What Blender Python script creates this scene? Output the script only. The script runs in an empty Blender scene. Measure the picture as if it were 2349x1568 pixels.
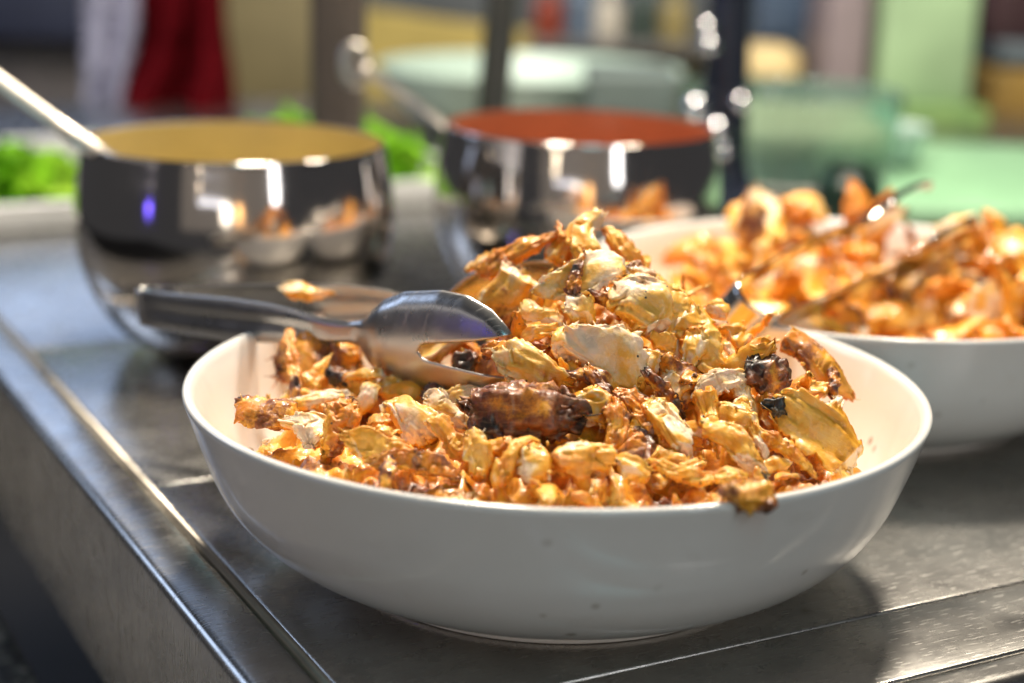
import bpy, math, random
import numpy as np

# ------------------------------------------------------------------ camera
SC = bpy.context.scene
COL = SC.collection
CAM_H, PITCH, ROLL, FPX = .3198, .2612, .0294, 6250 / 1.63473      # focal length in pixels of a 2349 px wide view
CX, CY = 1174.5, 784.0
_fwd = np.array([0, math.cos(PITCH), -math.sin(PITCH)])
_r0 = np.array([1., 0, 0]); _u0 = np.cross(_r0, _fwd)
_c, _s = math.cos(ROLL), math.sin(ROLL)
RT = _c * _r0 + _s * _u0
UP = -_s * _r0 + _c * _u0
EYE = np.array([0, 0, CAM_H])
cam_d = bpy.data.cameras.new('camera')
cam = bpy.data.objects.new('camera', cam_d); COL.objects.link(cam)
from mathutils import Matrix, Vector
m = Matrix.Identity(4)
for i in range(3):
    m[i][0], m[i][1], m[i][2], m[i][3] = RT[i], UP[i], -_fwd[i], EYE[i]
cam.matrix_world = m
cam_d.sensor_width = 36
cam_d.lens = 36 * FPX / 2349
cam_d.clip_start, cam_d.clip_end = .02, 60
cam_d.dof.use_dof = True
cam_d.dof.focus_distance = .752
cam_d.dof.aperture_fstop = 3.4
SC.camera = cam

# ------------------------------------------------------------------ light
SC.view_settings.view_transform = 'Standard'
SC.view_settings.look = 'None'
SC.view_settings.exposure = 0.0
SC.view_settings.gamma = 1
SC.cycles.use_denoising = True
SC.cycles.use_adaptive_sampling = True
SC.cycles.adaptive_threshold = .025
SC.cycles.max_bounces = 8
SC.cycles.sample_clamp_indirect = 6
W = bpy.data.worlds.new('World'); SC.world = W; W.use_nodes = True
W.node_tree.nodes['Background'].inputs[0].default_value = (.92, .93, 1.0, 1)
W.node_tree.nodes['Background'].inputs[1].default_value = .055


def lamp(name, kind, loc, target, energy, color, size=.1, size_y=None, spread=None):
    d = bpy.data.lights.new(name, kind); d.energy = energy; d.color = color
    if kind == 'AREA':
        d.shape = 'RECTANGLE' if size_y else 'DISK'
        d.size = size
        if size_y: d.size_y = size_y
        if spread: d.spread = math.radians(spread)
    else:
        d.shadow_soft_size = size
    o = bpy.data.objects.new(name, d); COL.objects.link(o)
    o.location = loc
    v = Vector(target) - Vector(loc)
    o.rotation_euler = v.to_track_quat('-Z', 'Y').to_euler()
    return o


WARM = (1.0, .89, .73)
lamp('heat_lamp', 'AREA', (-.12, 1.40, 1.30), (.05, .80, .08), 31, WARM, .20)
lamp('heat_lamp', 'AREA', (.46, 1.48, 1.30), (.15, .90, .08), 19, WARM, .20)
lamp('blue_sheen_panel', 'AREA', (-1.5, 4.3, 1.55), (-.2, 1.0, .2), 11, (.50, .66, 1.0), 1.5, 1.2)  # unseen blue panel added for the sheen on the counter's left
lamp('cool_fill', 'AREA', (.4, -.9, 1.7), (0, .9, .1), 5.0, (.36, .86, 1.0), .6, 1.0)  # unseen softbox added as cool fill from the front
lamp('background_fill', 'AREA', (.1, 1.75, 2.2), (.1, 3.0, 0), 31, (1.0, .93, .82), 1.6, 1.0, 95)  # added fill that brightens the fronts of the background objects
lamp('rail_highlight_panel', 'AREA', (-2.4, 2.1, 1.3), (-.2, .9, .0), 9, (.55, .70, 1.0), .7, .9)  # added panel that puts a blue highlight along the outer rail edge
lamp('grey_reflection_panel', 'AREA', (-2.3, .5, .8), (-.1, .9, .1), 2.4, (.98, .92, .90), 2.0, .5)  # dim panel added so the tongs have something grey to reflect
# lit shopfront across the aisle, behind the photographer: it shows in the polished pots
lamp('shop_window_light', 'AREA', (.95, -.35, .75), (.0, 1.2, .1), 3.0, (.95, .97, 1.0), .14, .75)
lamp('shop_window_light', 'AREA', (-.05, -1.9, .42), (.0, 1.2, .1), 2.2, (1.0, .90, .76), .30, .34)
lamp('shop_window_light', 'AREA', (.42, -1.9, .42), (.0, 1.2, .1), 1.2, (1.0, .52, .18), .22, .34)
lamp('shop_window_light', 'AREA', (-.6, -1.95, .62), (.0, 1.2, .1), 1.0, (.85, .88, 1.0), 1.0, .05)
lamp('neon_light', 'AREA', (-1.35, .25, .20), (-.1, 1.0, .1), .22, (.16, .10, 1.0), .05, .10)
lamp('pot_fill_panel', 'AREA', (0, -3.0, .9), (0, 1.2, .2), 4.2, (1.0, .86, .72), 5.0, 1.7)  # big dim panel added to lift the dark band on the pots
for q in ((-1.5, -1.2, .95), (-1.0, -1.6, .80), (-.5, -1.7, 1.05), (.7, -1.5, 1.0), (1.3, -.9, .85)):
    lamp('pot_glint_lamp', 'AREA', q, (0, 1.2, .1), .35, (1.0, .85, .65), .07)  # unseen small lamps added for reflections in the pots

# ------------------------------------------------------------------ helpers


def ray(x, y):
    return _fwd + (x - CX) / FPX * RT - (y - CY) / FPX * UP


def at(x, y, Y):
    d = ray(x, y); return EYE + d * (Y / d[1])


rng = np.random.default_rng(7)
_T = rng.random((32, 32, 32)) * 2 - 1


def vnoise(p):
    p = np.asarray(p, float)
    i = np.floor(p).astype(int); f = p - i
    f = f * f * f * (f * (f * 6 - 15) + 10)
    i0 = i & 31; i1 = (i + 1) & 31
    x0, y0, z0 = i0.T; x1, y1, z1 = i1.T; fx, fy, fz = f.T
    a = _T[x0, y0, z0] * (1 - fx) + _T[x1, y0, z0] * fx
    b = _T[x0, y1, z0] * (1 - fx) + _T[x1, y1, z0] * fx
    c = _T[x0, y0, z1] * (1 - fx) + _T[x1, y0, z1] * fx
    d = _T[x0, y1, z1] * (1 - fx) + _T[x1, y1, z1] * fx
    return (a * (1 - fy) + b * fy) * (1 - fz) + (c * (1 - fy) + d * fy) * fz


def fbm(p, o=3, g=.5):
    s = 0; a = 1
    for k in range(o):
        s = s + a * vnoise(np.asarray(p) * (2.03 ** k) + 7.3 * k); a *= g
    return s


def link(o, parent=None):
    COL.objects.link(o)
    if parent is not None: o.parent = parent
    return o


def mesh_obj(name, verts, faces, mat, parent=None, smooth=True, attrs=None):
    me = bpy.data.meshes.new(name)
    me.from_pydata([tuple(map(float, v)) for v in verts] if not isinstance(verts, np.ndarray) else verts.tolist(), [], faces if not isinstance(faces, np.ndarray) else faces.tolist())
    if smooth: me.polygons.foreach_set('use_smooth', [True] * len(me.polygons))
    if attrs:
        for k, v in attrs.items():
            a = me.attributes.new(k, 'FLOAT', 'POINT'); a.data.foreach_set('value', np.asarray(v, dtype=np.float32))
    me.materials.append(mat)
    me.update()
    return link(bpy.data.objects.new(name, me), parent)


def empty(name, loc=(0, 0, 0)):
    o = bpy.data.objects.new(name, None); o.location = tuple(map(float, loc)); o.empty_display_size = .02
    return link(o)


def tag(o, label=None, cat=None, group=None, kind=None):
    if label: o['label'] = label
    if cat: o['category'] = cat
    if group: o['group'] = group
    if kind: o['kind'] = kind
    return o


def mod_bevel(o, w, seg=3):
    b = o.modifiers.new('bevel', 'BEVEL'); b.width = w; b.segments = seg; b.limit_method = 'ANGLE'
    return o


def lathe_data(profile, n=96, closed=False):
    V = []; F = []
    k = len(profile)
    for i in range(n):
        a = 2 * math.pi * i / n
        for r, z in profile: V.append((r * math.cos(a), r * math.sin(a), z))
    for i in range(n):
        j = (i + 1) % n
        for q in range(k - 1): F.append((i * k + q, j * k + q, j * k + q + 1, i * k + q + 1))
    return V, F


def smooth_profile(pts, n=8):
    pts = np.array(pts, float); out = []
    P = np.vstack([2 * pts[0] - pts[1], pts, 2 * pts[-1] - pts[-2]])
    for i in range(1, len(P) - 2):
        for t in np.linspace(0, 1, n, endpoint=False):
            a, b, c, d = P[i - 1], P[i], P[i + 1], P[i + 2]
            out.append(.5 * (2 * b + (c - a) * t + (2 * a - 5 * b + 4 * c - d) * t * t + (3 * b - a - 3 * c + d) * t ** 3))
    out.append(pts[-1]); return [tuple(q) for q in out]


def box_data(x0, x1, y0, y1, z0, z1):
    V = [(x, y, z) for z in (z0, z1) for y in (y0, y1) for x in (x0, x1)]
    F = [(0, 2, 3, 1), (4, 5, 7, 6), (0, 1, 5, 4), (1, 3, 7, 5), (3, 2, 6, 7), (2, 0, 4, 6)]
    return V, F


def tube_data(path, radii, n=12, flat=1.0, up=(0, 0, 1)):
    path = np.array(path, float); V = []; F = []
    upv = np.array(up, float)
    for i, p in enumerate(path):
        t = path[min(i + 1, len(path) - 1)] - path[max(i - 1, 0)]; t /= np.linalg.norm(t)
        s = np.cross(t, upv); s /= np.linalg.norm(s); w = np.cross(s, t)
        r = radii[i] if hasattr(radii, '__len__') else radii
        for k in range(n):
            a = 2 * math.pi * k / n
            V.append(p + r * (math.cos(a) * s + flat * math.sin(a) * w))
    for i in range(len(path) - 1):
        for k in range(n):
            F.append((i * n + k, i * n + (k + 1) % n, (i + 1) * n + (k + 1) % n, (i + 1) * n + k))
    F.append(tuple(range(n - 1, -1, -1))); F.append(tuple((len(path) - 1) * n + k for k in range(n)))
    return V, F


# ------------------------------------------------------------------ materials
class NT:
    def __init__(s, name):
        s.m = bpy.data.materials.new(name); s.m.use_nodes = True; s.t = s.m.node_tree
        s.b = s.t.nodes['Principled BSDF']

    def n(s, typ, **kw):
        o = s.t.nodes.new(typ)
        for k, v in kw.items():
            if k.startswith('i_'):
                key = k[2:].replace('_', ' ')
                o.inputs[int(key) if key.isdigit() else key].default_value = v
            else: setattr(o, k, v)
        return o

    def l(s, a, b): s.t.links.new(a, b)

    def coord(s, scale=(1, 1, 1), rot=(0, 0, 0), kind='Object'):
        c = s.n('ShaderNodeTexCoord'); mp = s.n('ShaderNodeMapping')
        mp.inputs['Scale'].default_value = scale; mp.inputs['Rotation'].default_value = rot
        s.l(c.outputs[kind], mp.inputs[0]); return mp.outputs[0]

    def noise(s, vec, scale, detail=3, rough=.5):
        o = s.n('ShaderNodeTexNoise'); o.inputs['Scale'].default_value = scale; o.inputs['Detail'].default_value = detail
        o.inputs['Roughness'].default_value = rough; s.l(vec, o.inputs['Vector']); return o.outputs[0]

    def ramp(s, val, stops, interp='LINEAR'):
        o = s.n('ShaderNodeValToRGB'); o.color_ramp.interpolation = interp
        e = o.color_ramp.elements
        while len(e) < len(stops): e.new(.5)
        for k, (p, c) in enumerate(stops):
            e[k].position = p; e[k].color = (c, c, c, 1) if not hasattr(c, '__len__') else (*c, 1)
        s.l(val, o.inputs[0]); return o.outputs[0]

    def mix(s, fac, a, b, blend='MIX'):
        o = s.n('ShaderNodeMix', data_type='RGBA', blend_type=blend)
        for v, i in ((fac, 0), (a, 6), (b, 7)):
            if hasattr(v, 'is_linked'): s.l(v, o.inputs[i])
            elif i == 0: o.inputs[0].default_value = v
            else: o.inputs[i].default_value = (*v, 1)
        return o.outputs[2]

    def math(s, op, a, b=None, c=None):
        o = s.n('ShaderNodeMath', operation=op)
        for i, v in enumerate((a, b, c)):
            if v is None: continue
            if hasattr(v, 'is_linked'): s.l(v, o.inputs[i])
            else: o.inputs[i].default_value = v
        return o.outputs[0]

    def bump(s, h, strength, dist, normal=None):
        o = s.n('ShaderNodeBump'); o.inputs['Strength'].default_value = strength; o.inputs['Distance'].default_value = dist
        s.l(h, o.inputs['Height'])
        if normal is not None: s.l(normal, o.inputs['Normal'])
        return o.outputs[0]

    def set(s, **kw):
        for k, v in kw.items():
            key = k.replace('_', ' ')
            i = s.b.inputs[key]
            if hasattr(v, 'is_linked'): s.l(v, i)
            else: i.default_value = (*v, 1) if hasattr(v, '__len__') and len(v) == 3 and i.type == 'RGBA' else v
        return s


def simple(name, col, rough=.5, metal=0., **kw):
    t = NT(name)
    v = t.coord(); n = t.noise(v, 9, 4, .6)
    c = t.mix(t.ramp(n, [(.3, .0), (.7, 1.)]), tuple(x * .82 for x in col), tuple(min(1, x * 1.1) for x in col))
    t.set(Base_Color=c, Roughness=rough, Metallic=metal, **kw)
    return t.m


def mat_counter():
    t = NT('brushed_counter_steel')
    th = .496
    v = t.coord((1, 1, 1), (0, 0, 0))
    vs = t.coord((5, 420, 60))
    br = t.noise(vs, 1.0, 4, .65)
    vs2 = t.coord((90, 700, 60), (0, 0, .55))
    scr = t.noise(vs2, 1.0, 2, .5)
    scr = t.ramp(scr, [(.60, 0.), (.68, 1.)])
    cl = t.noise(v, 9, 5, .62)
    cl2 = t.noise(v, 46, 4, .6)
    col = t.mix(t.ramp(cl, [(.3, 0.), (.72, 1.)]), (.31, .30, .285), (.55, .535, .505))
    col = t.mix(t.math('MULTIPLY', t.ramp(cl2, [(.5, 0.), (.75, 1.)]), .45), col, (.24, .23, .21))
    r = t.math('MULTIPLY_ADD', cl2, .18, .17)
    r = t.math('MULTIPLY_ADD', scr, .10, r)
    h = t.math('ADD', t.math('MULTIPLY', br, .8), t.math('MULTIPLY', scr, .16))
    h = t.math('MULTIPLY_ADD', cl2, .5, h)
    t.set(Base_Color=col, Metallic=1., Roughness=r, Anisotropic=.35, Normal=t.bump(h, .22, .00035))
    return t.m


def mat_steel(name, col, rough, scratch=.0, metal=1.):
    t = NT(name)
    v = t.coord()
    n = t.noise(v, 40, 4, .6)
    r = t.math('MULTIPLY_ADD', n, rough * .9, rough * .5)
    if scratch:
        hs = None
        for k, a in enumerate((.3, 1.5, 2.5)):
            s1 = t.noise(t.coord((60, 1400, 60), (a, a * .4, a)), 1., 1, .5)
            q = t.ramp(s1, [(.66, 0.), (.72, 1.)])
            hs = q if hs is None else t.math('ADD', hs, q)
        r = t.math('MULTIPLY_ADD', hs, .2, r)
        t.set(Normal=t.bump(hs, scratch, .00006))
    t.set(Base_Color=col, Metallic=metal, Roughness=r)
    return t.m


def mat_bowl():
    t = NT('white_melamine')
    v = t.coord()
    n = t.noise(v, 14, 5, .6)
    base = t.mix(t.ramp(n, [(.35, 0.), (.65, 1.)]), (.80, .785, .755), (.84, .83, .81))
    sp = t.n('ShaderNodeTexVoronoi'); sp.inputs['Scale'].default_value = 46; t.l(v, sp.inputs['Vector'])
    spot = t.ramp(sp.outputs['Distance'], [(.07, 1.), (.15, 0.)])
    gate = t.ramp(t.noise(v, 21, 2), [(.55, 0.), (.61, 1.)])
    c = t.mix(t.math('MULTIPLY', t.math('MULTIPLY', spot, gate), .7), base, (.20, .15, .07))
    sm = t.ramp(t.noise(v, 30, 6, .7), [(.58, 0.), (.80, .22)])
    c = t.mix(sm, c, (.45, .38, .27))
    t.set(Base_Color=c, Roughness=t.math('MULTIPLY_ADD', n, .12, .10), Normal=t.bump(t.noise(v, 26, 3), .05, .002), Coat_Weight=.3, Coat_Roughness=.05)
    return t.m


def mat_chicken():
    t = NT('roast_chicken')
    v = t.coord()
    info = t.n('ShaderNodeObjectInfo')
    off = t.n('ShaderNodeVectorMath', operation='ADD'); t.l(v, off.inputs[0])
    cmb = t.n('ShaderNodeCombineXYZ'); t.l(info.outputs['Random'], cmb.inputs[0]); t.l(info.outputs['Random'], cmb.inputs[1])
    t.l(cmb.outputs[0], off.inputs[1]); v = off.outputs[0]
    at_ = t.n('ShaderNodeAttribute', attribute_name='tan').outputs['Fac']
    ac = t.n('ShaderNodeAttribute', attribute_name='char').outputs['Fac']
    n1 = t.noise(v, 70, 4, .62); n2 = t.noise(v, 190, 4, .6); n3 = t.noise(v, 620, 3, .6); n4 = t.noise(v, 120, 5, .7)
    tt = t.math('ADD', at_, t.math('MULTIPLY_ADD', n1, 1.1, -.55))
    tt = t.math('MULTIPLY_ADD', t.math('SUBTRACT', n2, .5), .5, tt)
    col = t.ramp(tt, [(0., (.90, .69, .50)), (.18, (.91, .65, .36)), (.38, (.92, .51, .080)), (.66, (.88, .395, .020)), (1., (.70, .22, .009))])
    col = t.mix(t.ramp(n4, [(.56, 0.), (.72, .6)]), col, (.86, .44, .03))
    cc = t.math('ADD', ac, t.math('MULTIPLY_ADD', n4, 1.2, -.66))
    cc = t.math('MULTIPLY_ADD', t.math('SUBTRACT', n3, .5), .35, cc)
    brown = t.ramp(cc, [(.05, (.66, .26, .022)), (.35, (.27, .070, .010)), (.62, (.085, .020, .006)), (.85, (.014, .010, .008))])
    col = t.mix(t.ramp(cc, [(.0, 0.), (.3, 1.)]), col, brown)
    vo = t.n('ShaderNodeTexVoronoi'); vo.inputs['Scale'].default_value = 160; t.l(v, vo.inputs['Vector'])
    pep = t.math('MULTIPLY', t.ramp(vo.outputs['Distance'], [(.07, 1.), (.12, 0.)]), t.ramp(n1, [(.52, 0.), (.56, 1.)]))
    col = t.mix(pep, col, (.03, .022, .012))
    cs = t.n('ShaderNodeTexCoord'); ms = t.n('ShaderNodeMapping'); ms.inputs['Scale'].default_value = (70, 620, 620); t.l(cs.outputs['Object'], ms.inputs[0])
    fibre = t.noise(ms.outputs[0], 1.0, 3, .6)
    col = t.mix(t.ramp(fibre, [(.50, 0.), (.75, .20)]), col, (.88, .62, .28))
    h = t.math('MULTIPLY_ADD', n3, .35, t.math('MULTIPLY', n2, .5))
    h = t.math('MULTIPLY_ADD', fibre, .38, h)
    fine = t.noise(v, 1500, 2, .6)
    h = t.math('MULTIPLY_ADD', fine, .22, h)
    t.set(Base_Color=col, Roughness=t.math('MULTIPLY_ADD', n2, .45, .22), Normal=t.bump(h, .6, .0012),
          Subsurface_Weight=.22, Subsurface_Radius=(.0022, .0012, .0005), Subsurface_Scale=1.0,
          Coat_Weight=.28, Coat_Roughness=.12, Specular_IOR_Level=.55)
    t.b.subsurface_method = 'RANDOM_WALK'
    return t.m


M_COUNTER = mat_counter()
M_POT = mat_steel('mirror_polished_steel', (.68, .63, .585), .10)
M_TONG = mat_steel('brushed_tong_steel', (.43, .42, .41), .31, .16)
M_BOWL = mat_bowl()
M_CHICK = mat_chicken()

# ------------------------------------------------------------------ counter (setting)
TH = .496
counter = empty('counter'); counter.rotation_euler.z = TH
tag(counter, 'brushed stainless steel serving counter with panel seams and raised left edge', 'counter', kind='structure')


def cbox(name, n0, n1, m0, m1, z0, z1, mat, bev=.002, seg=3, parent=counter):
    o = mesh_obj(name, *box_data(n0, n1, m0, m1, z0, z1), mat, parent, smooth=True)
    mod_bevel(o, bev, seg); return o


SEAMS = [.4935, .552, .853, 1.16, 1.62, 2.5]
for a, b in zip(SEAMS[:-1], SEAMS[1:]):
    cbox('counter_panel', .2405, 2.6, a + .0006, b - .0006, -.02, 0, M_COUNTER, .0016)
cbox('edge_rail', .204, .2350, .40, 2.5, -.107, .0025, M_COUNTER, .006, 5)
o = mesh_obj('edge_bead', *tube_data([(.2378, .40, -.0012), (.2378, 2.5, -.0012)], .0028, 10), mat_steel('warm_lit_bead_steel', (.46, .42, .36), .42), counter)  # warm tint puts the lamp light caught by the bead into its colour
cbox('front_rail', .2405, 2.6, .470, .4925, -.107, .002, M_COUNTER, .007, 5)

floor = mesh_obj('floor', [(-6, -3, -.95), (6, -3, -.95), (6, 9, -.95), (-6, 9, -.95)], [(0, 1, 2, 3)], None or simple('dark_floor', (.035, .033, .032), .6))
tag(floor, kind='structure')

# dark granite ledge seen below the counter's edge
t = NT('dark_granite'); v = t.coord(); g = t.noise(v, 120, 3, .7)
t.set(Base_Color=t.ramp(g, [(.42, (.012, .012, .012)), (.53, (.09, .085, .075)), (.64, (.38, .35, .32))]), Roughness=.45)
ledge = mesh_obj('granite_ledge', *box_data(-.45, .196, .2, 2.5, -.20, -.16), t.m); ledge.rotation_euler.z = TH
mod_bevel(ledge, .004); tag(ledge, 'dark speckled granite ledge below the left edge of the counter', 'ledge')

# ------------------------------------------------------------------ bowls
BC1 = np.array([.0221, .7842, 0]); BC2 = np.array([.2263, 1.0612, 0])
outer = smooth_profile([(.092, .0), (.1040, .0), (.1062, .0018), (.1066, .0036), (.1120, .0056), (.1263, .0120), (.1432, .0220), (.1561, .0340), (.1651, .0480), (.1714, .0640), (.1768, .0800), (.1790, .0865)], 6)
rim = [(.1797, .0884), (.1800, .0898), (.1795, .0910), (.1782, .0916), (.1765, .0914), (.1752, .0904)]
inner = smooth_profile([(.1740, .0875), (.1712, .0800), (.1658, .0640), (.1590, .0490), (.1500, .0360), (.1370, .0250), (.1200, .0165), (.1000, .0120), (.06, .0095), (.0005, .0090)], 6)
INNER = np.array(inner)
PROF = [(.0005, .003), (.090, .003)] + outer + rim + inner
for c, lab in ((BC1, 'glossy white round serving bowl in front, heaped with shredded chicken'), (BC2, 'blurred white serving bowl at right edge behind the front bowl')):
    o = mesh_obj('serving_bowl', *lathe_data(PROF, 160), M_BOWL); o.location = c
    tag(o, lab, 'bowl', 'white serving bowls of chicken')


def bowl_z(r):
    return np.interp(r, INNER[::-1, 0], INNER[::-1, 1])


# ------------------------------------------------------------------ shredded chicken
def heap1(x, y):
    d = np.sqrt(((x - .018) / .160) ** 2 + ((y - .735) / .137) ** 2)
    fall = 1 / (1 + np.exp((d - .96) / .055))
    z = .018 + .060 * fall
    sx = np.where(x < .036, .038, .050)
    z = z + .072 * np.exp(-((x - .036) ** 2 / (2 * sx ** 2) + (y - .800) ** 2 / (2 * .058 ** 2)))
    z = z - .012 * np.exp(-((x + .035) ** 2 / (2 * .03 ** 2) + (y - .755) ** 2 / (2 * .03 ** 2)))
    z = z + .020 * np.exp(-((x - .128) ** 2 / (2 * .028 ** 2) + (y - .770) ** 2 / (2 * .045 ** 2)))
    z = z + .007 * np.exp(-((x + .06) ** 2 / (2 * .04 ** 2) + (y - .70) ** 2 / (2 * .03 ** 2)))
    return z


def heap2(x, y):
    d = np.sqrt(((x - .226) / .150) ** 2 + ((y - 1.05) / .150) ** 2)
    fall = 1 / (1 + np.exp((d - .98) / .06))
    z = .020 + .052 * fall
    z = z + .026 * np.exp(-((x - .34) ** 2 / (2 * .045 ** 2) + (y - 1.04) ** 2 / (2 * .05 ** 2)))
    z = z + .020 * np.exp(-((x - .19) ** 2 / (2 * .045 ** 2) + (y - 1.13) ** 2 / (2 * .035 ** 2)))
    z = z - .016 * np.exp(-((x - .25) ** 2 / (2 * .035 ** 2) + (y - 1.0) ** 2 / (2 * .06 ** 2)))
    return z


def heap_hit(h, px, py, y0, y1):
    ys = np.linspace(y0, y1, 700)
    d = ray(px, py); P = EYE[None] + d[None] * (ys / d[1])[:, None]
    below = P[:, 2] < h(P[:, 0], P[:, 1])
    i = int(np.argmax(below)) if below.any() else int(np.argmin(P[:, 2] - h(P[:, 0], P[:, 1])))
    p = P[i]; e = .006
    n = np.array([-(h(p[0] + e, p[1]) - h(p[0] - e, p[1])) / (2 * e), -(h(p[0], p[1] + e) - h(p[0], p[1] - e)) / (2 * e), 1.])
    return p, n / np.linalg.norm(n)


def piece(kind, L, Wd, T, seed, tan=.6, char=0., curl=0., ns=64, nr=36, rough=1.0, cross=0., strands=True):
    """a torn piece of meat swept along x: fibres run along it, its ends and edges are ragged"""
    r = np.random.default_rng(seed)
    o = r.random(3) * 31
    s = np.linspace(0, 1, ns); ph = np.linspace(0, 2 * np.pi, nr, endpoint=False)
    S, PH = np.meshgrid(s, ph, indexing='ij')
    c, sn = np.cos(PH), np.sin(PH)
    e = 2 * S - 1
    if kind == 'spike':
        prof = (1 - S) ** .75 * np.minimum(1, (S / .10 + .25)) * (1 + .15 * np.sin(S * 7 + o[0]))
    elif kind in ('strip', 'curl'):
        prof = (1 - np.abs(e) ** 5) ** .5 * (1 + .30 * vnoise(np.stack([S.ravel() * 4 + o[0], 0 * S.ravel(), 0 * S.ravel()], 1)).reshape(S.shape))
    elif kind == 'sheet':
        prof = (1 - np.abs(e) ** 3.5) ** .5 * (1 + .35 * vnoise(np.stack([S.ravel() * 3.5 + o[0], 0 * S.ravel(), 0 * S.ravel()], 1)).reshape(S.shape))
    else:
        prof = (1 - np.abs(e) ** (3.2 if kind == 'slab' else 2.5)) ** .55 * (1 + .25 * vnoise(np.stack([S.ravel() * 2.5 + o[0], 0 * S.ravel(), 0 * S.ravel()], 1)).reshape(S.shape))
    prof = np.maximum(prof, .02)
    pw = {'slab': .62, 'sheet': .7, 'chunk': .75}.get(kind, .9)
    y = Wd / 2 * prof * np.sign(c) * np.abs(c) ** pw
    z = T / 2 * prof ** (.55 if kind in ('slab', 'sheet') else .9) * np.sign(sn) * np.abs(sn) ** (.62 if kind in ('slab', 'sheet') else .85)
    x = e * L / 2
    # torn ends: fibres of unequal length
    rag = vnoise(np.stack([c.ravel() * 3.2 + o[1], sn.ravel() * 3.2 + o[2], np.sign(e).ravel() * 3.], 1)).reshape(S.shape)
    rag += .7 * vnoise(np.stack([c.ravel() * 8 + o[2], sn.ravel() * 8 + o[1], np.sign(e).ravel() * 5.], 1)).reshape(S.shape)
    x = x * (1 + rag * .13 * np.abs(e) ** 2.0)
    # ragged sides
    edge = np.abs(c) ** 4
    je = vnoise(np.stack([(x / Wd * 7 + o[0]).ravel(), (np.sign(c) * 4 + o[1]).ravel(), 0 * x.ravel()], 1)).reshape(S.shape)
    je += .6 * vnoise(np.stack([(x / Wd * 19 + o[0]).ravel(), (np.sign(c) * 4 + o[1]).ravel(), 0 * x.ravel()], 1)).reshape(S.shape)
    y = y * (1 + edge * je * (.15 if kind in ('slab', 'sheet') else .09) * rough)
    P = np.stack([x, y, z], -1).reshape(-1, 3)
    q = P / Wd
    # relief: lumps, fibres that run along the piece, fine grain
    lump = fbm(q * 1.5 + o, 2)
    fib = fbm(np.stack([q[:, 0] * .9 + .25 * lump, q[:, 1] * 9., q[:, 2] * 9.], 1) + o[::-1], 2, .6)
    ridg = 1 - np.abs(fbm(np.stack([q[:, 0] * .6 + .2 * lump, q[:, 1] * 3.4, q[:, 2] * 3.4], 1) + o, 2)) * 2
    nrm = np.stack([np.zeros_like(x), c * T, sn * Wd], -1).reshape(-1, 3)
    nrm /= np.linalg.norm(nrm, axis=1)[:, None] + 1e-9
    th = T if kind != 'sheet' else T * 1.6
    amp = min(Wd, 2.2 * T)
    facet = np.abs(fbm(q * 1.1 + o + 3, 1))
    bub = fbm(P * 330 + o, 2) * (.0009 if char > .2 else .0003)
    tear = np.abs(vnoise(np.stack([q[:, 0] * 1.1 + .4 * lump, q[:, 1] * 3.1, q[:, 2] * 3.1], 1) + o * .7 + 3))
    tear = np.clip(1 - tear / .11, 0, 1) ** 1.5
    disp = -tear * .15 * amp * rough + lump * .11 * amp - facet * .07 * amp + fib * .045 * amp * rough + ridg * .055 * amp * rough + bub * rough
    P = P + nrm * disp[:, None]
    # sliced and torn faces: planes that cut the piece flat and lay its pale fibrous inside bare
    cut = np.zeros(len(P))
    if kind in ('chunk', 'slab', 'sheet'):
        for q_ in range({'chunk': 4, 'slab': 3, 'sheet': 1}[kind]):
            nn_ = r.normal(size=3) * (np.array([.35, 1., 1.]) if q_ % 2 else np.array([.8, .7, .6])); nn_ /= np.linalg.norm(nn_)
            if q_ == 0: nn_[2] = abs(nn_[2]) + .5; nn_ /= np.linalg.norm(nn_)
            hh = P @ nn_; dd = hh.max() * r.uniform(.40, .80)
            over = np.maximum(0, hh - dd)
            msk = np.clip(over / (.06 * amp + 1e-6), 0, 1); cut = np.maximum(cut, msk)
            P = P - nn_[None] * (over * .86)[:, None]
            P = P + nn_[None] * (msk * (fib * .060 * amp - tear * .12 * amp + bub))[:, None]
    # colour: coated and tanned outside, pale where it was cut; more at edges, ends and ridges
    ee = (edge * .9 + np.abs(e) ** 4 * .6).ravel()
    big = fbm(np.stack([q[:, 0], q[:, 1], q[:, 2]], 1) * 1.1 + o + 5, 2)
    ta = tan + .04 + .15 * tear + .30 * big + .25 * ee + .14 * lump - .62 * cut * (1 - .45 * tan)
    ch = char * 1.5 + .34 * fbm(q * 1.6 + o + 11, 3) + .22 * ee * (char > .12) - .28 - .12 * cut
    # loose fibres at torn ends and edges
    nst = int((12 if kind != 'spike' else 4) * min(1.5, max(.3, L / .035))) if strands else 0
    SV = []; SF = []; base = len(P)
    cand = np.where((np.abs(e.ravel()) > .70) | (edge.ravel() > .75))[0]
    for k_ in range(nst):
        i_ = cand[r.integers(len(cand))]; p0 = P[i_]
        dirv = np.array([np.sign(p0[0]) * (1 if abs(e.ravel()[i_]) > .7 else r.choice([-1, 1]) * .8), 0, 0]) + r.normal(size=3) * .38
        dirv /= np.linalg.norm(dirv)
        ln = r.uniform(.08, .26) * Wd + .001; rad = r.uniform(.0004, .0010); bd = r.normal(size=3) * .4
        side = np.cross(dirv, r.normal(size=3)); side /= np.linalg.norm(side); up_ = np.cross(side, dirv)
        s0 = base + len(SV)
        for j_ in range(4):
            t_ = j_ / 3; c_ = p0 - dirv * .0015 + dirv * ln * t_ + bd * ln * t_ * t_ * .6; rr_ = rad * (1.15 - t_)
            for m_ in range(4):
                an = m_ * math.pi / 2
                SV.append(c_ + rr_ * (math.cos(an) * side + math.sin(an) * up_))
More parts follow.
